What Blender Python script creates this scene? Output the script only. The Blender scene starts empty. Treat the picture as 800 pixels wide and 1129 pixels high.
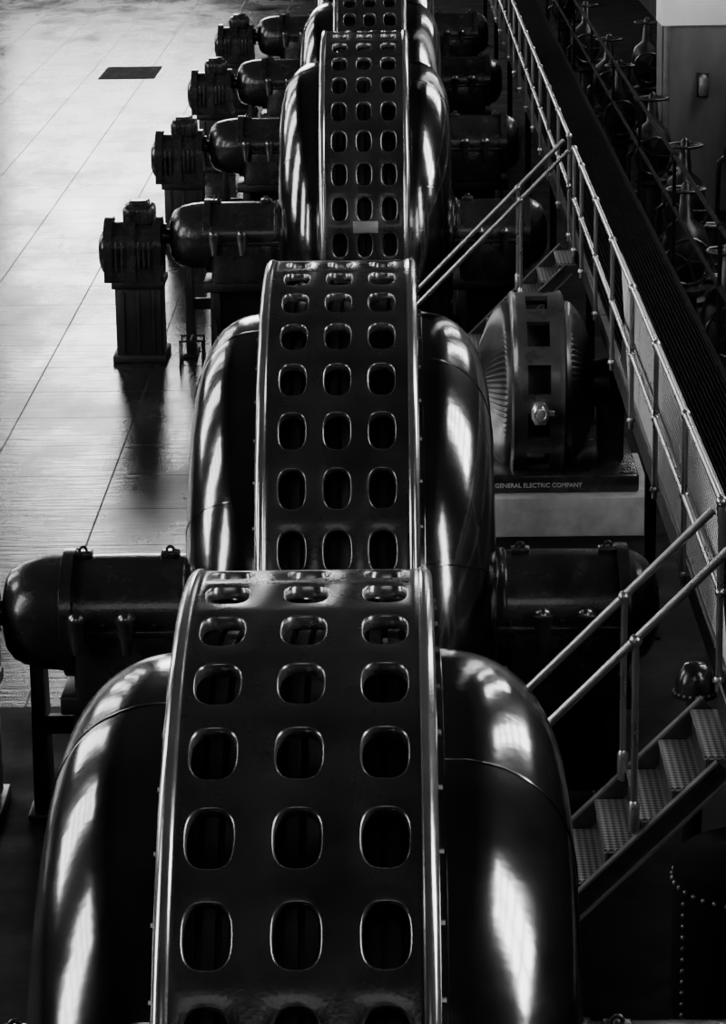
import bpy, bmesh, math, random
from mathutils import Vector, Matrix
random.seed(4)
pi=math.pi; sin=math.sin; cos=math.cos
SC=bpy.context.scene; COL=SC.collection
AX=1.30            # machine axis height above the floor
R=2.159; NR=38; DA=2*pi/NR
RAD0=1.84

# ------------------------------------------------------------ materials
def newmat(name):
    m=bpy.data.materials.new(name); m.use_nodes=True
    nt=m.node_tree; b=nt.nodes['Principled BSDF']; return m,nt,b
def metal(name,col,rough,metallic=0.8,var=0.3,scale=3.0,stretch=(1,1,1),bump=0.0,coat=0.0,bscale=60,bdist=.01,rvar=.7,spec=.5):
    m,nt,b=newmat(name); N=nt.nodes; L=nt.links
    tc=N.new('ShaderNodeTexCoord'); mp=N.new('ShaderNodeMapping'); mp.inputs['Scale'].default_value=stretch
    L.new(tc.outputs['Object'],mp.inputs[0])
    no=N.new('ShaderNodeTexNoise'); no.inputs['Scale'].default_value=scale; no.inputs['Detail'].default_value=6; no.inputs['Roughness'].default_value=0.6
    L.new(mp.outputs[0],no.inputs['Vector'])
    r1=N.new('ShaderNodeMapRange'); r1.inputs[1].default_value=.3; r1.inputs[2].default_value=.7
    r1.inputs[3].default_value=col*(1-var); r1.inputs[4].default_value=col*(1+var)
    L.new(no.outputs[0],r1.inputs[0])
    cb=N.new('ShaderNodeCombineColor')
    for i in range(3): L.new(r1.outputs[0],cb.inputs[i])
    L.new(cb.outputs[0],b.inputs['Base Color'])
    r2=N.new('ShaderNodeMapRange'); r2.inputs[1].default_value=.3; r2.inputs[2].default_value=.7
    r2.inputs[3].default_value=rough*(1-var*rvar); r2.inputs[4].default_value=min(1,rough*(1+var*rvar))
    L.new(no.outputs[0],r2.inputs[0]); L.new(r2.outputs[0],b.inputs['Roughness'])
    b.inputs['Metallic'].default_value=metallic; b.inputs['Specular IOR Level'].default_value=spec
    b.inputs['Coat Weight'].default_value=coat; b.inputs['Coat Roughness'].default_value=.08
    if bump:
        n2=N.new('ShaderNodeTexNoise'); n2.inputs['Scale'].default_value=bscale; n2.inputs['Detail'].default_value=3
        L.new(mp.outputs[0],n2.inputs['Vector'])
        bp=N.new('ShaderNodeBump'); bp.inputs['Strength'].default_value=bump; bp.inputs['Distance'].default_value=bdist
        L.new(n2.outputs[0],bp.inputs['Height']); L.new(bp.outputs[0],b.inputs['Normal'])
    return m
M_BAND=metal('band_paint',.022,.28,.4,.4,2.5,(1,1,1),.12,.2)
M_RIM=metal('band_rim',.46,.19,.9,.3,3)
M_HOLE=metal('hole_edge',.18,.24,.85,.3,5)
M_SHROUD=metal('shroud_metal',.23,.14,1.0,.35,2.0,(.6,1,1),.16,.0,5,.02)
M_DARK=metal('dark_iron',.014,.36,.3,.4,4,bump=.2)
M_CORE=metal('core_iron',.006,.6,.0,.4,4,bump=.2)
M_HOUS=metal('housing_paint',.036,.24,.5,.4,4,bump=.15,coat=.3)
M_STEEL=metal('rail_steel',.40,.28,.95,.08,3)
M_STAIR=metal('stair_steel',.07,.38,.8,.3,6,bump=.2)
M_WIRE=metal('wire_steel',.22,.4,.7,.1,6)
M_COIL=metal('coil_copper',.13,.35,.7,.3,6)
M_DECK=metal('deck_iron',.004,.9,.0,.4,6,spec=.03)
M_CUP=metal('oil_cup_brass',.22,.22,.9,.2,6)
M_PLATE=metal('name_plate',.24,.4,.6,.2,8)
M_GLASSY=metal('gauge_glass',.6,.15,.7,.2,8)
M_CONC=metal('plinth_concrete',.34,.75,0,.3,5,bump=.3)
M_LETTER=metal('raised_letter',.6,.5,.2,.1,8)
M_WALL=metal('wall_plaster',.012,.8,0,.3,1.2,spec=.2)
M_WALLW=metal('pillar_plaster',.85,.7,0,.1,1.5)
M_CEIL=metal('ceiling_dark',.015,.9,0,.2,1,spec=.2)
M_FLOORSHADE=metal('shaded_floor',.004,.7,0,.5,1.5,bump=.2,bscale=8,spec=.08)  # near-black matte floor: shade of the unlit areas put into the colour

def tread_mat():
    m,nt,b=newmat('checker_plate'); N=nt.nodes; L=nt.links
    tc=N.new('ShaderNodeTexCoord'); mp=N.new('ShaderNodeMapping'); mp.inputs['Rotation'].default_value=(0,0,pi/4)
    L.new(tc.outputs['Object'],mp.inputs[0])
    ch=N.new('ShaderNodeTexChecker'); ch.inputs['Scale'].default_value=40
    ch.inputs[1].default_value=(.38,.38,.38,1); ch.inputs[2].default_value=(.07,.07,.07,1)
    L.new(mp.outputs[0],ch.inputs['Vector']); L.new(ch.outputs[0],b.inputs['Base Color'])
    b.inputs['Roughness'].default_value=.4; b.inputs['Metallic'].default_value=.5
    bp=N.new('ShaderNodeBump'); bp.inputs['Strength'].default_value=.5; bp.inputs['Distance'].default_value=.004
    L.new(ch.outputs['Fac'],bp.inputs['Height']); L.new(bp.outputs[0],b.inputs['Normal'])
    return m
M_TREAD=tread_mat()

def floor_mat():
    m,nt,b=newmat('polished_floor'); N=nt.nodes; L=nt.links
    tc=N.new('ShaderNodeTexCoord')
    mp=N.new('ShaderNodeMapping'); mp.inputs['Scale'].default_value=(1,.45,1); L.new(tc.outputs['Object'],mp.inputs[0])
    no=N.new('ShaderNodeTexNoise'); no.inputs['Scale'].default_value=.9; no.inputs['Detail'].default_value=9; no.inputs['Roughness'].default_value=.65
    L.new(mp.outputs[0],no.inputs['Vector'])
    mp2=N.new('ShaderNodeMapping'); mp2.inputs['Scale'].default_value=(1.2,7,1); L.new(tc.outputs['Object'],mp2.inputs[0])
    n2=N.new('ShaderNodeTexNoise'); n2.inputs['Scale'].default_value=1.6; n2.inputs['Detail'].default_value=5
    L.new(mp2.outputs[0],n2.inputs['Vector'])
    mp3=N.new('ShaderNodeMapping'); mp3.inputs['Rotation'].default_value=(0,0,pi/2); L.new(tc.outputs['Object'],mp3.inputs[0])
    br=N.new('ShaderNodeTexBrick'); br.offset=0; br.inputs['Scale'].default_value=1.0
    br.inputs['Brick Width'].default_value=1.15; br.inputs['Row Height'].default_value=1.15; br.inputs['Mortar Size'].default_value=.010
    br.inputs['Color1'].default_value=(1,1,1,1); br.inputs['Color2'].default_value=(.5,.5,.5,1); br.inputs['Mortar'].default_value=(0,0,0,1)
    L.new(mp3.outputs[0],br.inputs['Vector'])
    r=N.new('ShaderNodeMapRange'); r.inputs[1].default_value=.3; r.inputs[2].default_value=.7; r.inputs[3].default_value=.004; r.inputs[4].default_value=.025
    L.new(no.outputs[0],r.inputs[0])
    mx=N.new('ShaderNodeMix'); mx.data_type='RGBA'; mx.blend_type='MULTIPLY'; mx.inputs[0].default_value=1
    L.new(r.outputs[0],mx.inputs[6]); L.new(br.outputs[0],mx.inputs[7]); L.new(mx.outputs[2],b.inputs['Base Color'])
    r2=N.new('ShaderNodeMapRange'); r2.inputs[1].default_value=.3; r2.inputs[2].default_value=.7; r2.inputs[3].default_value=.15; r2.inputs[4].default_value=.36
    L.new(no.outputs[0],r2.inputs[0])
    ad=N.new('ShaderNodeMath'); ad.operation='MULTIPLY_ADD'; ad.inputs[1].default_value=.3
    L.new(br.outputs['Fac'],ad.inputs[0]); L.new(r2.outputs[0],ad.inputs[2]); L.new(ad.outputs[0],b.inputs['Roughness'])
    r4=N.new('ShaderNodeMapRange'); r4.inputs[1].default_value=.3; r4.inputs[2].default_value=.7; r4.inputs[3].default_value=.95; r4.inputs[4].default_value=.45
    L.new(no.outputs[0],r4.inputs[0])
    sp=N.new('ShaderNodeMath'); sp.operation='MULTIPLY_ADD'; sp.inputs[1].default_value=-.4
    L.new(br.outputs['Fac'],sp.inputs[0]); L.new(r4.outputs[0],sp.inputs[2]); L.new(sp.outputs[0],b.inputs['Specular IOR Level'])
    bp=N.new('ShaderNodeBump'); bp.inputs['Strength'].default_value=.20; bp.inputs['Distance'].default_value=.02
    L.new(n2.outputs[0],bp.inputs['Height']); L.new(bp.outputs[0],b.inputs['Normal'])
    return m
M_FLOOR=floor_mat()
def emit(name,s,c=(1,1,1)):
    m=bpy.data.materials.new(name); m.use_nodes=True; nt=m.node_tree; nt.nodes.clear()
    e=nt.nodes.new('ShaderNodeEmission'); e.inputs[0].default_value=(*c,1); e.inputs[1].default_value=s
    o=nt.nodes.new('ShaderNodeOutputMaterial'); nt.links.new(e.outputs[0],o.inputs[0]); return m

# ------------------------------------------------------------ mesh helpers
class MB:
    def __init__(s): s.bm=bmesh.new()
    def box(s,c,d,rot=None,bev=0.0,taper=None):
        hx,hy,hz=d[0]/2,d[1]/2,d[2]/2
        vs=[]
        for z in (-1,1):
            for y in (-1,1):
                for x in (-1,1):
                    k=1.0 if (taper is None or z<0) else taper
                    v=Vector((x*hx*k,y*hy*k,z*hz))
                    if rot is not None: v=rot@v
                    vs.append(s.bm.verts.new(v+Vector(c)))
        fs=[]
        for f in ((0,2,3,1),(4,5,7,6),(0,1,5,4),(2,6,7,3),(0,4,6,2),(1,3,7,5)):
            fs.append(s.bm.faces.new([vs[i] for i in f]))
        if bev>0:
            es=list({e for f in fs for e in f.edges})
            bmesh.ops.bevel(s.bm,geom=es,offset=bev,segments=2,profile=.5,affect='EDGES')
        return s
    def rev(s,prof,axis='X',n=48,c=(0,0,0),a0=0,a1=2*pi,smooth=True,mi=0):
        full=abs(a1-a0-2*pi)<1e-6
        m=n if full else n+1
        rings=[]
        for (x,r) in prof:
            ring=[]
            if r<1e-6:
                p=s._p(axis,x,0,0,c); v=s.bm.verts.new(p); rings.append([v]*m); continue
            for i in range(m):
                a=a0+(a1-a0)*i/n
                ring.append(s.bm.verts.new(s._p(axis,x,-r*sin(a),r*cos(a),c)))
            rings.append(ring)
        for j in range(len(rings)-1):
            A,B=rings[j],rings[j+1]
            for i in range(n):
                k=(i+1)%m
                q=[]
                for v in (A[i],A[k],B[k],B[i]):
                    if v not in q: q.append(v)
                if len(q)>=3:
                    f=s.bm.faces.new(q); f.smooth=smooth; f.material_index=mi
        return s
    def _p(s,axis,x,y,z,c):
        if axis=='X': p=(x,y,z)
        elif axis=='Z': p=(y,z,x)
        else: p=(z,x,y)
        return Vector(p)+Vector(c)
    def tube(s,pts,r,n=10,cap=True):
        pts=[Vector(p) for p in pts]; rings=[]
        for i,p in enumerate(pts):
            if i==0: t=pts[1]-p
            elif i==len(pts)-1: t=p-pts[i-1]
            else: t=(pts[i+1]-p).normalized()+(p-pts[i-1]).normalized()
            t.normalize()
            up=Vector((0,0,1)) if abs(t.z)<.95 else Vector((0,1,0))
            u=t.cross(up).normalized(); v=t.cross(u)
            rings.append([s.bm.verts.new(p+r*(cos(2*pi*k/n)*u+sin(2*pi*k/n)*v)) for k in range(n)])
        for A,B in zip(rings,rings[1:]):
            for k in range(n):
                f=s.bm.faces.new((A[k],A[(k+1)%n],B[(k+1)%n],B[k])); f.smooth=True
        if cap:
            s.bm.faces.new(rings[0][::-1]); s.bm.faces.new(rings[-1])
        return s
    def ball(s,c,r,u=12,v=8,mi=0):
        prof=[(-r*cos(pi*i/v),r*sin(pi*i/v)) for i in range(v+1)]
        prof[0]=(-r,0);prof[-1]=(r,0)
        return s.rev(prof,'Z',u,c,mi=mi)
    def torus(s,c,R0,r,axis='Y',n=20,m=8):
        rings=[]
        for i in range(n):
            a=2*pi*i/n
            ring=[]
            for j in range(m):
                b=2*pi*j/m; rr=R0+r*cos(b); h=r*sin(b)
                if axis=='Y': p=(rr*cos(a),h,rr*sin(a))
                elif axis=='X': p=(h,rr*cos(a),rr*sin(a))
                else: p=(rr*cos(a),rr*sin(a),h)
                ring.append(s.bm.verts.new(Vector(p)+Vector(c)))
            rings.append(ring)
        for i in range(n):
            A,B=rings[i],rings[(i+1)%n]
            for j in range(m):
                f=s.bm.faces.new((A[j],A[(j+1)%m],B[(j+1)%m],B[j])); f.smooth=True
        return s
    def mesh(s,name,mat,weld=0):
        if weld: bmesh.ops.remove_doubles(s.bm,verts=s.bm.verts,dist=weld)
        bmesh.ops.recalc_face_normals(s.bm,faces=s.bm.faces)
        me=bpy.data.meshes.new(name); s.bm.to_mesh(me); s.bm.free()
        for m in (mat if isinstance(mat,(list,tuple)) else [mat]): me.materials.append(m)
        try: me.set_sharp_from_angle(angle=math.radians(55))
        except Exception: pass
        return me
def obj(name,me,parent=None,loc=(0,0,0),rot=(0,0,0),label=None,cat=None,kind=None,group=None):
    o=bpy.data.objects.new(name,me); COL.objects.link(o); o.location=loc; o.rotation_euler=rot
    if parent: o.parent=parent
    if label:o['label']=label
    if cat:o['category']=cat
    if kind:o['kind']=kind
    if group:o['group']=group
    return o

# ------------------------------------------------------------ generators
def band_mesh(name,bounds,cents,hw,hh,w):
    bm=bmesh.new(); NS=8
    P=lambda x,a,r: Vector((x,-r*sin(a),r*cos(a)))
    per=[]
    for i in range(NS): per.append((-1+2*i/NS,-1))
    for i in range(NS): per.append((1,-1+2*i/NS))
    for i in range(NS): per.append((1-2*i/NS,1))
    for i in range(NS): per.append((-1,1-2*i/NS))
    def rr(a,b,hx,hy):
        th=math.atan2(b,a); c,s=cos(th),sin(th)
        ex=2.9
        k=(abs(c)**ex+abs(s)**ex)**(-1/ex)
        return c*k*hx, s*k*hy
    for k in range(NR):
        ac=k*DA
        for ci,xc in enumerate(cents):
            xl,xr=bounds[ci],bounds[ci+1]
            loops=[]
            loops.append([P((xl+xr)/2+a*(xr-xl)/2,ac+b*DA/2,R) for a,b in per])
            for (g,dr) in ((.008,0.0),(.005,-.0015),(0.0,-.007),(0.0,-.05)):
                L=[]
                for a,b in per:
                    x,y=rr(a,b,hw+g,hh+g)
                    L.append(P(xc+x,ac+y/R,R+dr))
                loops.append(L)
            loops.append([P((xl+xr)/2+a*(xr-xl)/2,ac+b*DA/2,R-.05) for a,b in per])
            V=[[bm.verts.new(p) for p in L] for L in loops]
            n=len(per)
            for j,(A,B) in enumerate(zip(V,V[1:])):
                for i in range(n):
                    f=bm.faces.new((A[i],A[(i+1)%n],B[(i+1)%n],B[i])); f.smooth=True
                    if j in (1,2,3): f.material_index=2
    nseg=NR*NS
    for sg in (-1,1):
        x0=bounds[-1]
        prof=[(x0,R),(w-.055,R),(w-.050,R+.005),(w-.036,R+.010),(w-.018,R+.006),(w-.004,R-.008),(w+.003,R-.026),(w+.003,R-.06),(w+.003,RAD0-.02)]
        rings=[[bm.verts.new(P(sg*x,-DA/2+2*pi*i/nseg,r)) for i in range(nseg)] for x,r in prof]
        for j,(A,B) in enumerate(zip(rings,rings[1:])):
            for i in range(nseg):
                f=bm.faces.new((A[i],A[(i+1)%nseg],B[(i+1)%nseg],B[i])); f.smooth=True
                if 1<=j<=6: f.material_index=1
        for i in range(48):
            a=2*pi*i/48; c=P(sg*(w+.002),a,R-.13)
            ring0=[];ring1=[]
            for k in range(6):
                b=2*pi*k/6; d=Vector((0,cos(b)*.013,sin(b)*.013))
                ring0.append(bm.verts.new(c+d)); ring1.append(bm.verts.new(c+d+Vector((sg*.018,0,0))))
            for k in range(6):
                f=bm.faces.new((ring0[k],ring0[(k+1)%6],ring1[(k+1)%6],ring1[k])); f.material_index=2
            f=bm.faces.new(ring1); f.material_index=2
    bmesh.ops.remove_doubles(bm,verts=bm.verts,dist=.0004)
    bmesh.ops.recalc_face_normals(bm,faces=bm.faces)
    me=bpy.data.meshes.new(name); bm.to_mesh(me); bm.free()
    for m in (M_BAND,M_RIM,M_HOLE): me.materials.append(m)
    try: me.set_sharp_from_angle(angle=math.radians(50))
    except Exception: pass
    return me
def shroud_mesh(name,sg,w,xo):
    b=MB(); a=xo-w; rc=1.16; bb=RAD0-rc; e=2/2.4
    prof=[(sg*(w+.004),RAD0)]
    for i in range(1,19):
        t=pi/2*i/18
        prof.append((sg*(w+a*sin(t)**e),rc+bb*max(cos(t),0)**e))
    for i in range(1,9):
        t=pi/2*i/8
        prof.append((sg*(xo-.18+.18*cos(t)),rc-.45*sin(t)))
    prof.append((sg*(xo-.20),.35)); prof.append((sg*(xo-.16),.30)); prof.append((sg*(xo-.16),.12))
    b.rev(prof,'X',144)
    for k in range(8):
        an=math.radians(8+45*k+ (12 if sg>0 else 0))
        pts=[(x,-r*sin(an),r*cos(an)) for x,r in prof[:22]]
        b.tube(pts,.0045,6)
    b.rev([(sg*(w+.004),RAD0+.012),(sg*(w+.03),RAD0+.012),(sg*(w+.034),RAD0-.004)],'X',144)
    return b.mesh(name,M_SHROUD)
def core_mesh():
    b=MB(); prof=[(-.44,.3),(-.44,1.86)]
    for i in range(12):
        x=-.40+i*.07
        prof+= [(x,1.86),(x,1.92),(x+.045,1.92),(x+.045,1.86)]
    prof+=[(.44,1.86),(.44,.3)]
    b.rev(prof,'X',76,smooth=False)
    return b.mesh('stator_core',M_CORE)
def shaft_mesh(): 
    b=MB(); b.rev([(-.885,0),(-.885,.11),(.885,.11),(.885,0)],'X',32); return b.mesh('shaft',M_DARK)
def saddle_mesh():
    b=MB()
    for sg in(-1,1):
        b.box((sg*.0,sg*1.55,-1.75),(.9,.5,.9),bev=.03)
    b.box((0,0,-2.3),(1.3,3.6,.2),bev=.02)
    return b.mesh('support_foot',M_DARK)
BA=band_mesh('stator_frame',[-.40,-.148,.148,.40],[-.2955,0,.2955],.079,.114,.472)
BB=band_mesh('stator_frame',[-.375,-.125,.125,.375],[-.25,0,.25],.073,.116,.452)
SA=[shroud_mesh('end_shroud',s,.472,.995) for s in(-1,1)]
SB=[shroud_mesh('end_shroud',s,.452,.90) for s in(-1,1)]
CO=core_mesh(); SH=shaft_mesh(); SD=saddle_mesh()
Y1=10.271; Y2=16.978; S=6.768
GY=[Y1,Y2,Y2+2*S,Y2+3*S,Y2+4*S,Y2+5*S]
PH=[-.005,.128,.458,.30,.42,.2]
for i,(y,ph) in enumerate(zip(GY,PH)):
    g=obj('generator',None,loc=(0,y,AX),cat='generator',group='row of generators',
      label='huge drum-shaped generator with dark perforated band and glossy rounded shrouds')
    obj('stator_frame',BA if i==0 else BB,g,rot=(ph,0,0),label='dark perforated cylindrical band with three rows of oval holes')
    for m in (SA if i==0 else SB): obj('end_shroud',m,g,label='glossy rounded sheet-metal shroud')
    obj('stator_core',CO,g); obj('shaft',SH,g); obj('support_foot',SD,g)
    if i==2:
        b=MB(); b.box((0,0,0),(.25,.012,.12),bev=.004)
        for sx in(-.11,.11): b.ball((sx,-.006,0),.008)
        a=1.368
        obj('name_plate',b.mesh('name_plate',M_PLATE),g,loc=(.01,-(R+.008)*sin(a),(R+.008)*cos(a)),rot=(a-pi/2,0,0),label='pale rectangular metal plate')

# ------------------------------------------------------------ bearing pedestals
def bearing(sg,cupx):
    out=[]
    b=MB()
    prof=[(.92,.10),(.92,.355),(.94,.375),(.98,.375),(.99,.36),(1.30,.365),(1.66,.36),(1.67,.40),(1.74,.40),(1.75,.365)]
    if sg<0: prof+=[(1.88,.352),(1.99,.325),(2.06,.29),(2.10,.24),(2.12,.16),(2.12,.0)]
    else: prof+=[(1.80,.34),(1.86,.30),(1.90,.24),(1.93,.16),(1.93,0)]
    b.rev([(sg*x,r) for x,r in prof],'X',56,(0,0,AX))
    b.box((sg*1.33,0,AX-.24),(.68,.72,.50),bev=.05)
    b.box((sg*1.33,0,AX-.03),(.80,.78,.05),bev=.012)
    for x in (1.0,1.16,1.32,1.48,1.64): 
        for y in(-.375,.375): b.rev([(AX+.0,0.016),(AX+.03,.016),(AX+.03,0)],'Z',6,(sg*x,y,0))
    out.append(('bearing_housing',b.mesh('bearing_housing',M_HOUS),(0,0,0)))
    b=MB(); b.torus((0,0,.02),.022,.010,'Y'); b.box((0,0,-.005),(.12,.09,.04),bev=.012)
    me=b.mesh('lifting_eye',M_HOUS)
    for x in (1.08,1.62): out.append(('lifting_eye',me,(sg*x,0,AX+.378)))
    b=MB(); b.rev([(-.14,0),(-.14,.028),(-.10,.034),(-.02,.05),(.05,.056),(.06,.064),(.085,.064),(.09,.05),(.11,.045),(.125,.02),(.13,0)],'Z',20)
    b.tube([(0,.0,-.02),(0,.12,-.02)],.02,8)
    me=b.mesh('oil_cup',M_CUP)
    for x in cupx: out.append(('oil_cup',me,(sg*x,-.43,AX-.0)))
    b=MB()
    for x in(1.02,1.64):
        b.box((sg*x,0,.43),(.12,.62,.82),bev=.015,taper=.86)
        b.box((sg*x,-.1,.02),(.18,.86,.04),bev=.01)
        b.box((sg*x,-.34,.22),(.05,.16,.44),taper=.35)
    b.box((sg*1.33,0,.80),(.86,.70,.12),bev=.015)
    b.box((sg*1.33,.0,.22),(.60,.10,.10),bev=.01)
    b.box((sg*1.33,.12,.45),(.62,.06,.8))
    if sg<0:
        b.box((-1.93,.02,.52),(.10,.34,1.02),bev=.015,taper=.8); b.box((-1.93,0,.02),(.16,.46,.04),bev=.01); b.box((-1.80,.05,.55),(.30,.05,.12))
    out.append(('pedestal_frame',b.mesh('pedestal_frame',M_DARK),(0,0,0)))
    return out
BL=bearing(-1,(1.33,1.63)); BR=bearing(1,(1.2,1.46))
for i,y in enumerate(GY):
    for sg,T in ((-1,BL),(1,BR)):
        g=obj('bearing_pedestal',None,loc=(sg*(.10 if i==0 else 0),y,0),cat='machine bearing',group='shaft bearing pedestals',
              label='dark iron shaft bearing housing with hanging oil cups on legs')
        for n,me,l in T: obj(n,me,g,loc=l)

# exciters outboard of the left bearings
def exciter():
    out=[]
    b=MB(); b.box((-2.46,0,.42),(.50,.54,.84),bev=.02); b.box((-2.46,0,.04),(.58,.66,.08),bev=.01); b.box((-2.46,-.0,.84),(.56,.62,.08),bev=.01)
    for x in(-2.62,-2.46,-2.30): b.box((x,-.28,.44),(.03,.03,.68),bev=.006)
    out.append(('pedestal',b.mesh('pedestal',M_DARK)))
    b=MB()
    zc=1.16
    pts=[]
    for k in range(13):
        a=pi*k/12; pts.append((-.33*cos(a),zc+.06+.27*sin(a)))
    outl=[(-.33,.88)]+pts+[(.33,.88)]
    for (xa,xb,sc) in ((-2.76,-2.20,1.0),(-2.81,-2.72,1.08),(-2.28,-2.20,1.08),(-2.56,-2.47,1.08)):
        r0=[b.bm.verts.new((xa,y*sc,.88+(z-.88)*sc)) for y,z in outl]; r1=[b.bm.verts.new((xb,y*sc,.88+(z-.88)*sc)) for y,z in outl]
        n=len(outl)
        for k in range(n): 
            f=b.bm.faces.new((r0[k],r0[(k+1)%n],r1[(k+1)%n],r1[k])); f.smooth=True
        b.bm.faces.new(r0); b.bm.faces.new(r1[::-1])
    for k in range(3): b.box((-2.43+k*.055,-.355,1.18),(.024,.04,.28),bev=.006)
    for k in range(2): b.box((-2.67+k*.06,-.355,1.16),(.024,.04,.32),bev=.006)
    b.rev([(-2.81,.24),(-2.85,.22),(-2.88,.14),(-2.88,0)],'X',24,(0,0,zc))
    for k in range(8):
        a=2*pi*k/8; b.ball((-2.84,.18*sin(a),zc+.18*cos(a)),.018)
    out.append(('drum_casing',b.mesh('drum_casing',M_HOUS)))
    b=MB(); b.box((-2.44,.02,1.56),(.34,.36,.22),bev=.05); b.box((-2.44,.02,1.68),(.22,.24,.06),bev=.02)
    for x in(-2.53,-2.44,-2.35): b.box((x,-.165,1.56),(.03,.02,.14),bev=.005)
    out.append(('brush_box',b.mesh('brush_box',M_HOUS)))
    b=MB(); b.rev([(-2.21,.08),(-2.13,.08)],'X',20,(0,.1,AX)); b.rev([(-2.19,.0),(-2.19,.14),(-2.16,.14),(-2.16,0)],'X',24,(0,.1,AX))
    out.append(('coupling',b.mesh('coupling',M_HOUS)))
    return out
EX=exciter()
for y in GY[1:]:
    g=obj('exciter',None,loc=(0,y-.1,0),cat='exciter machine',group='small exciters beside the generators',label='small dark boxy exciter with vertical fins on iron pedestal')
    for n,me in EX: obj(n,me,g)
for y in GY[2:3]:
    b=MB()
    for yy in (-.75,-.45):
        b.tube([(-2.0,yy,0),(-2.0,yy,.30),(-1.76,yy,.30),(-1.76,yy,0)],.016,8)
    b.tube([(-1.88,-.75,.30),(-1.88,-.45,.30)],.016,8)
    obj('pipe_guard',b.mesh('pipe_guard',M_DARK),loc=(0,y,0),label='low dark bent pipe guard on the floor',cat='pipe guard')

# ------------------------------------------------------------ small motor with lettered base
mt=obj('motor_generator',None,loc=(0,23.9,0),cat='electric motor',label='small ribbed motor with slotted band on lettered base')
ZM=1.14; RM=.78
b=MB()
NH=12
def cyl_patch(b,x0,x1,a0,a1,r,n=4):
    prev=None
    for i in range(n+1):
        a=a0+(a1-a0)*i/n
        c=[b.bm.verts.new((x,-rr*sin(a),ZM+rr*cos(a))) for x,rr in ((x0,r),(x1,r),(x1,r-.04),(x0,r-.04))]
        if prev:
            for k in range(4): b.bm.faces.new((prev[k],prev[(k+1)%4],c[(k+1)%4],c[k]))
        else: b.bm.faces.new(c)
        prev=c
    b.bm.faces.new(prev[::-1])
d=2*pi/NH
for k in range(NH):
    cyl_patch(b,1.405,1.595,k*d-.20*d,k*d+.20*d,RM,6)
b.rev([(1.27,.60),(1.27,.765),(1.29,RM+.012),(1.32,RM+.002),(1.33,RM),(1.405,RM),(1.405,.70)],'X',96,(0,0,ZM))
b.rev([(1.595,.70),(1.595,RM),(1.67,RM),(1.68,RM+.002),(1.71,RM+.012),(1.73,.765),(1.73,.60)],'X',96,(0,0,ZM))
obj('slotted_band',b.mesh('slotted_band',metal('motor_band',.075,.3,.5,.3,4,coat=.2),.0005),mt)
b=MB(); b.rev([(1.28,.2),(1.28,.60),(1.72,.60),(1.72,.2)],'X',60,(0,0,ZM)); obj('motor_core',b.mesh('motor_core',M_CORE),mt)
for (xa,xb,sg) in ((1.27,1.03,-1),(1.73,1.97,1)):
    b=MB()
    n=84
    prof=[(xa,.70)]
    for i in range(1,13):
        t=pi*i/12
        prof.append((xa+(xb-xa)*(sin(t/2) if t<pi/2 else .707+.293*sin(t-pi/2)) ,.70-.36*(1-cos(t))/2))
    rings=[]
    for j,(x,r) in enumerate(prof):
        ring=[]
        for i in range(n*2):
            a=2*pi*i/(n*2); q=(.009 if i%2 else -.009)*(1 if j else 0); rr_=r+q; xx=x+sg*q*.8
            ring.append(b.bm.verts.new((xx,-rr_*sin(a),ZM+rr_*cos(a))))
        rings.append(ring)
    for A,B in zip(rings,rings[1:]):
        for i in range(2*n): b.bm.faces.new((A[i],A[(i+1)%(2*n)],B[(i+1)%(2*n)],B[i]))
    b.rev([(xa,.36),(xb,.34),(xb,.12)],'X',40,(0,0,ZM))
    obj('coil_ring',b.mesh('coil_ring',M_COIL),mt,label='corrugated ring of coil ends')
b=MB(); b.rev([(1.97,0),(1.97,.20),(2.12,.22),(2.14,.18),(2.28,.16),(2.30,0)],'X',32,(0,0,ZM)); b.box((2.14,0,.72),(.22,.3,.62),bev=.02)
obj('end_bearing',b.mesh('end_bearing',M_DARK),mt)
b=MB(); b.box((1.66,0,.421),(1.36,1.30,.16),bev=.02)
obj('bed_plate',b.mesh('bed_plate',M_HOUS),mt)
cu=bpy.data.curves.new('base_lettering','FONT'); cu.body='GENERAL ELECTRIC COMPANY'; cu.size=.052; cu.extrude=.006; cu.materials.append(M_LETTER)
tmp=bpy.data.objects.new('tmp_text',cu); COL.objects.link(tmp)
dg=bpy.context.evaluated_depsgraph_get(); tme=bpy.data.meshes.new_from_object(tmp.evaluated_get(dg)); bpy.data.objects.remove(tmp)
obj('base_lettering',tme,mt,loc=(1.13,-.656,.395),rot=(pi/2,0,0),label='raised light capital letters')
b=MB(); b.rev([(-.09,0),(-.09,.05),(-.04,.075),(.04,.075),(.09,.045),(.10,0)],'Z',20); b.torus((0,-.06,0),.05,.012,'Y'); b.box((.07,0,0),(.10,.05,.05),bev=.01); b.tube([(0,.02,0),(0,.12,0)],.03)
obj('sight_glass',b.mesh('sight_glass',M_GLASSY),mt,loc=(1.50,-.85,ZM-.06),label='bright round glass oil gauge')
b=MB(); b.box((1.68,-.05,.17),(1.52,1.5,.338),bev=.01)
obj('motor_plinth',b.mesh('motor_plinth',M_CONC),loc=(0,23.9,0),cat='plinth',label='pale concrete block under the small motor')

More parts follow.
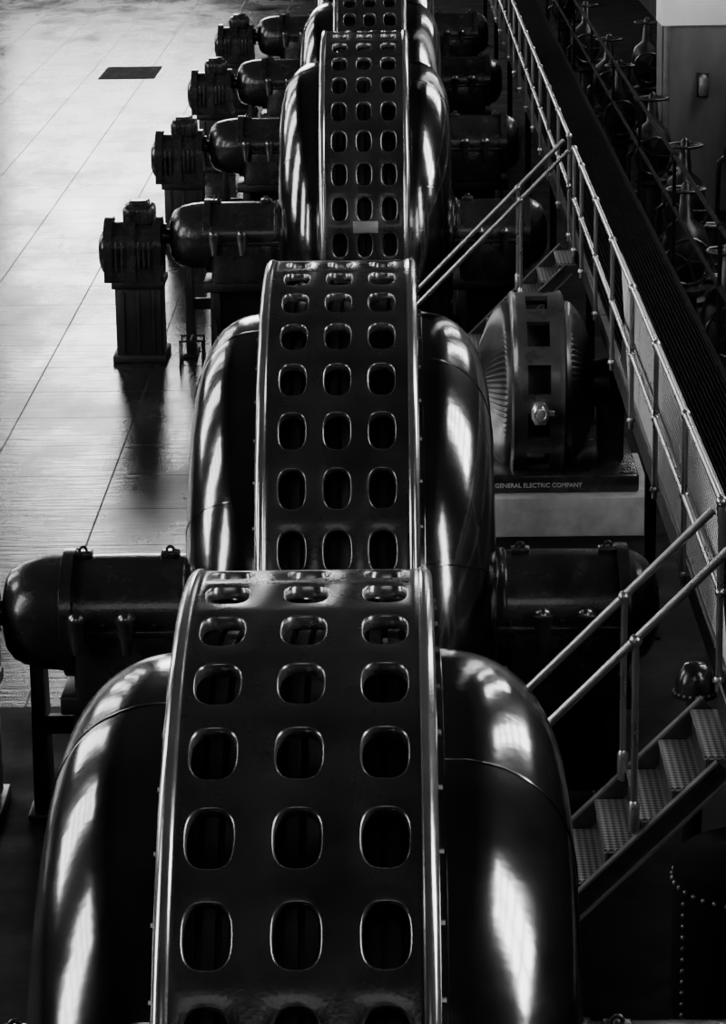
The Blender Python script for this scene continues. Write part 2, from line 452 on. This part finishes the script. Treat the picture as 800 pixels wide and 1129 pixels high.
# ------------------------------------------------------------ catwalk, railings, stairs
XC=2.0; ZD=1.75; ZR=2.725
W0=13.42; W1=14.15; S2=2*S*.995
deck=obj('catwalk',None,loc=(0,37.6,ZD),cat='catwalk',label='narrow elevated dark steel walkway with grating deck')
b=MB(); b.box((2.45,0,-.03),(.76,54,.03))
for i in range(25): b.box((2.10+i*.03,0,-.0),(.008,54,.02))
obj('grating_deck',b.mesh('grating_deck',M_DECK),deck)
for x in (2.065,2.83):
    b=MB(); b.box((x,0,-.09),(.03,54,.18)); b.box((x,0,-.0),(.05,54,.012)); obj('side_beam',b.mesh('side_beam',M_DARK if x<2.5 else M_DECK),deck)
b=MB(); b.box((0,0,-.965),(.08,.08,1.57)); b.box((0,0,-1.74),(.16,.16,.02)); cm=b.mesh('support_column',M_DECK)
for y in range(8): 
    for x in (2.18,2.80): obj('support_column',cm,deck,loc=(x,-24+y*6.768,0))
def railing(x,y0,y1,step,gaps=(),mat=M_STEEL,lab='polished steel pipe railing along the walkway'):
    g=obj('railing',None,loc=(x,0,ZD),cat='railing',label=lab,group='walkway railings')
    h=ZR-ZD
    segs=[];s=y0
    for a,c in gaps: segs.append((s,a)); s=c
    segs.append((s,y1))
    for zz,nm in ((h,'top_rail'),(h*.5,'middle_rail')):
        b=MB()
        for a,c in segs: b.tube([(0,a,zz),(0,c,zz)],.020,10)
        obj(nm,b.mesh(nm,mat),g)
    b=MB(); b.tube([(0,0,-.05),(0,0,h)],.018,8); b.ball((0,0,h),.032); b.ball((0,0,h*.5),.028); b.rev([(0,.032),(.012,.032),(.03,.025)],'Z',12)
    pm=b.mesh('post',mat)
    ys=[]; y=y0
    while y<=y1+.01: ys.append(y); y+=step
    for a,c in gaps: ys+= [a,c]
    for y in ys:
        if all(not(a<y<c) for a,c in gaps): obj('post',pm,g,loc=(0,y,0))
    return g
railing(XC,W1+.05,64,1.9235,gaps=((W0+S2-.05,W1+S2+.05),))
railing(2.89,10.9,64,3.85,mat=M_DECK,lab='dark iron pipe railing along the walkway')
def lattice(x,y0,y1,z0,z1):
    b=MB(); p=.06
    n=int((y1-y0)/p); hgt=z1-z0
    for i in range(n):
        y=y0+i*p
        for sg in(-1,1):
            ya,yb=(y,y+hgt) if sg>0 else (y+hgt,y)
            b.tube([(x,ya,z0),(x,yb,z1)],.0035,4,cap=False)
    b.box((x,(y0+y1)/2+hgt/2,z0),(.02,y1-y0+hgt,.03)); b.box((x,(y0+y1)/2+hgt/2,z1),(.02,y1-y0+hgt,.03))
    return b.mesh('wire_lattice',M_WIRE)
obj('wire_lattice_guard',lattice(XC+.055,W1+.1,21.0,ZD+.05,ZR-.10),cat='wire mesh',label='diamond wire mesh guard along the walkway railing')
N=10; st=.165
b=MB(); b.box((0,0,0),(.185,.70,.022),bev=.004); TM=b.mesh('tread',M_TREAD)
b=MB(); b.box((0,0,0),(.012,.70,.145)); RMs=b.mesh('riser',M_STAIR)
def stair(yo):
    g=obj('staircase',None,loc=(0,yo,0),cat='staircase',label='steep steel staircase with patterned treads',group='staircases to the walkway')
    for k in range(N):
        x=XC-.06-k*st; z=ZD-.04-(k+.6)*st
        obj('tread',TM,g,loc=(x,(W0+W1)/2,z))
        obj('riser',RMs,g,loc=(x+.088-(.03 if k==0 else 0),(W0+W1)/2,z+.084))
    for y in (W0,W1):
        zm=ZD-.06-.90-(.055 if y==W0 else -.02)
        L=math.hypot(1.70,1.70)-.06
        b=MB()
        b.box((XC-.88,y,zm),(L,.012,.11),Matrix.Rotation(-pi/4,3,'Y'))
        obj('stringer',b.mesh('stringer',M_STAIR),g)
        b=MB()
        for s in(-1,1):
            b.box((XC-.88-s*.039,y+(-.015 if y==W0 else .015),zm+s*.039),(L,.045,.012),Matrix.Rotation(-pi/4,3,'Y'))
        obj('stringer_flange',b.mesh('stringer_flange',M_WIRE),g)
        b=MB(); b.tube([(XC-.05,y,ZR-.03),(XC-.09,y,ZR-.07),(XC-1.62,y,ZR-1.62)],.022,10)
        obj('handrail',b.mesh('handrail',M_STEEL),g)
        b=MB(); b.tube([(0,0,-.03),(0,0,.98)],.018,8); b.ball((0,0,.98),.034); b.rev([(-.02,.03),(.12,.03),(.14,.02)],'Z',12)
        pm=b.mesh('post',M_STEEL)
        for xx in (.50,1.52):
            obj('post',pm,g,loc=(XC-xx,y,ZR-.98-xx+.01))
stair(0); stair(S2)

# dome and riveted tank near the stair
g=obj('riveted_dome',None,loc=(1.90,14.42,1.60),cat='dome cover',label='small dark riveted iron dome on a standpipe')
b=MB()
b.rev([(0,0.105),(.0,.118),(.02,.118),(.025,.107),(.08,.104),(.13,.09),(.175,.055),(.19,.0)],'Z',28)
for k in range(20):
    a=2*pi*k/20; b.ball((.112*cos(a),.112*sin(a),.024),.008,8,6,mi=1)
obj('dome',b.mesh('dome',[M_HOUS,M_WIRE]),g)
b=MB(); b.tube([(0,0,-1.60),(0,0,0)],.05,14); b.rev([(-1.60,.1),(-1.57,.1),(-1.57,.05)],'Z',16); obj('standpipe',b.mesh('standpipe',M_DARK),g)
b=MB()
b.rev([(.0,0),(.0,.34),(.02,.38),(.06,.40),(1.35,.40),(1.4,.36),(1.45,0)],'Z',48)
for z in (.30,1.28):
    for k in range(40):
        a=2*pi*k/40; b.ball((.402*cos(a),.402*sin(a),z),.013,8,6,mi=1)
for a in (math.radians(205),math.radians(290),math.radians(20),math.radians(110)):
    for k in range(16): b.ball((.402*cos(a),.402*sin(a),.36+k*.057),.013,8,6,mi=1)
obj('riveted_tank',b.mesh('riveted_tank',[M_DECK,M_WIRE]),loc=(2.03,12.7,.0),cat='tank',label='dark riveted iron tank beneath the walkway')

# ------------------------------------------------------------ valve stands on the dark side
def valve_meshes():
    out=[]
    b=MB(); b.rev([(0,.28),(.05,.28),(.08,.16),(.7,.13),(.75,.22),(.80,.22),(.84,.15),(1.0,.22),(1.25,.26),(1.45,.2),(1.55,.08),(1.9,.05),(1.95,0)],'Z',24)
    out.append(('valve_body',b.mesh('valve_body',M_DARK),(0,0,0)))
    b=MB(); b.torus((0,-.36,1.15),.24,.02,'Y')
    for k in range(5):
        a=2*pi*k/5; b.tube([(0,-.36,1.15),(.24*cos(a),-.36,1.15+.24*sin(a))],.012,6)
    b.tube([(0,-.38,1.15),(0,-.1,1.15)],.025,8)
    out.append(('handwheel',b.mesh('handwheel',M_HOUS),(0,0,0)))
    b=MB(); b.torus((0,0,1.85),.2,.018,'Z')
    for k in range(4):
        a=2*pi*k/4; b.tube([(0,0,1.85),(.2*cos(a),.2*sin(a),1.85)],.012,6)
    out.append(('handwheel',b.mesh('handwheel',M_DARK),(0,0,0)))
    b=MB()
    b.tube([(.2,0,.9),(.42,0,.9),(.48,0,.84),(.48,0,0)],.06,12)
    b.tube([(-.2,0,1.2),(-.30,.05,1.1),(-.32,.05,.0)],.035,10)
    b.rev([(.4,.06),(.4,.11),(.46,.11),(.46,.06)],'Z',16,(.48,0,0))
    out.append(('pipe',b.mesh('pipe',M_HOUS),(0,0,0)))
    return out
VM=valve_meshes()
for x,y in ((3.4,26.2),(3.35,29.8),(3.65,33),(3.65,37.3),(4.75,36.6),(3.5,41),(3.6,44.5),(4.4,47),(3.6,50),(3.6,57)):
    g=obj('valve_stand',None,loc=(x,y,0),cat='valve machine',group='valve stands by the wall',label='dark iron valve stand with handwheels and pipes')
    for n,me,l in VM: obj(n,me,g,loc=l)

# hatch in the floor
b=MB(); b.box((0,0,.006),(1.1,2.0,.012)); 
for k in range(14): b.box((-.45+k*.07,0,.014),(.02,1.9,.006))
obj('floor_hatch',b.mesh('floor_hatch',M_DECK),loc=(-4.95,56.8,0),cat='floor grate',label='dark rectangular grate set in the floor')

# ------------------------------------------------------------ room
bm=bmesh.new()
XL,XR,YA,YB=-13.0,6.2,-6.0,84.0
xs=[XL,-1.12,1.12,XR]; ys=[YA]
for y in GY: ys+=[y-1.95,y+1.95]
ys.append(YB)
def quad(p,mi=0): 
    f=bm.faces.new([bm.verts.new(q) for q in p]); f.material_index=mi
for j in range(len(ys)-1):
    for i in range(3):
        x0,x1,y0,y1=xs[i],xs[i+1],ys[j],ys[j+1]
        if i==1 and j%2==1:
            zb=-1.15
            quad([(x0,y0,zb),(x1,y0,zb),(x1,y1,zb),(x0,y1,zb)],1)
            quad([(x0,y0,0),(x1,y0,0),(x1,y0,zb),(x0,y0,zb)],1); quad([(x0,y1,0),(x1,y1,0),(x1,y1,zb),(x0,y1,zb)],1)
            quad([(x0,y0,0),(x0,y1,0),(x0,y1,zb),(x0,y0,zb)],1); quad([(x1,y0,0),(x1,y1,0),(x1,y1,zb),(x1,y0,zb)],1)
        else: quad([(x0,y0,0),(x1,y0,0),(x1,y1,0),(x0,y1,0)],0 if (i==0 and j>=4) else 1)  # right, centre and near-left floor get the painted shade
me=bpy.data.meshes.new('floor'); bm.to_mesh(me); bm.free(); me.materials.append(M_FLOOR); me.materials.append(M_FLOORSHADE)
obj('floor',me,kind='structure',label='polished grey concrete floor with joint lines')
H=17
def slab(name,c,d,mat): 
    b=MB(); b.box(c,d); return obj(name,b.mesh(name,mat),kind='structure')
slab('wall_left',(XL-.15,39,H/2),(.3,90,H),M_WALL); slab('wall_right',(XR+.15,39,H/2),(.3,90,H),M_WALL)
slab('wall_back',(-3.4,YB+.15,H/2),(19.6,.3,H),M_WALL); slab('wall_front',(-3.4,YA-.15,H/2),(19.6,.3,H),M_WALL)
slab('ceiling',(-3.4,39,H+.15),(19.6,90,.3),M_CEIL)
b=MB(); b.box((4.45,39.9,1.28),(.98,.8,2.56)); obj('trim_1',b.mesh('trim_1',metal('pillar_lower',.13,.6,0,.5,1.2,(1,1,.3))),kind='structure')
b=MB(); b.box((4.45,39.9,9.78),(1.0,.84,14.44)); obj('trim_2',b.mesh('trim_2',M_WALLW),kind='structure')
b=MB(); b.tube([(4.02,39.44,0),(4.02,39.44,2.56)],.045,12); obj('pillar_edge_tube',b.mesh('pillar_edge_tube',M_PLATE),cat='pipe',label='bright vertical metal tube added as the bright left edge of the pillar')  # tube added to draw the bright left edge of the pillar
wl=obj('wall_lamp',None,loc=(4.52,39.45,1.75),cat='wall lamp',label='small caged lamp fixed to the pillar')
b=MB(); b.box((0,0.03,0),(.16,.05,.34),bev=.01); obj('back_plate',b.mesh('back_plate',M_DARK),wl)
b=MB(); b.rev([(-.14,0),(-.14,.05),(-.1,.065),(.1,.065),(.14,.04),(.16,0)],'Z',16,(0,-.06,0)); obj('lamp_glass',b.mesh('lamp_glass',M_PLATE),wl)

nw=[0]
def window(c,wid,hgt,face,strength,nx,nz):
    nw[0]+=1
    mE=emit('daylight_glass_%d'%nw[0],strength)
    g=obj('window_%d'%nw[0],None,loc=c,kind='structure',label='tall multi-pane industrial window with daylight, the front one added as fill')
    g.rotation_euler={'L':(0,0,pi/2),'R':(0,0,-pi/2),'B':(0,0,0),'F':(0,0,pi)}[face]
    b=MB(); b.box((0,0,0),(wid,.02,hgt)); obj('glass',b.mesh('glass',mE),g)
    b=MB()
    for i in range(nx+1): b.box((-wid/2+wid*i/nx,-.06,0),(.18,.1,hgt))
    for i in range(nz+1): b.box((0,-.06,-hgt/2+hgt*i/nz),(wid,.1,.18))
    obj('window_frame',b.mesh('window_frame',M_DARK),g)
window((-7.9,YB-.05,10.2),6.4,11.6,'B',17.0,5,8)
for k in range(7): window((XL+.05,10+k*9.5,7.8),3.4,8.5,'L',14.0,3,6)
for k in range(5): window((XR-.05,9+k*9.5,7.5),2.4,6.0,'R',21.0,2,5)
window((-1.0,YA+.05,13.2),8.0,5.0,'F',2.6,6,4)  # added, unseen behind the camera: fill light for the machine fronts

w=bpy.data.worlds.new('World'); SC.world=w; w.use_nodes=True
w.node_tree.nodes['Background'].inputs[0].default_value=(.5,.5,.5,1); w.node_tree.nodes['Background'].inputs[1].default_value=.02

# ------------------------------------------------------------ camera
th,psi,roll=.2691,-.0152,-.0151
fw=Vector((sin(psi)*cos(th),cos(psi)*cos(th),-sin(th))); rt=Vector((cos(psi),-sin(psi),0)); up=rt.cross(fw)
r2=rt*cos(roll)+up*sin(roll); u2=-rt*sin(roll)+up*cos(roll)
cd=bpy.data.cameras.new('camera'); co=bpy.data.objects.new('camera',cd); COL.objects.link(co)
M=Matrix((r2,u2,-fw)).transposed().to_4x4(); M.translation=Vector((.3723,0,AX+5.3082)); co.matrix_world=M
cd.sensor_width=36; cd.lens=3154.74/1129*36; cd.clip_end=300
SC.camera=co
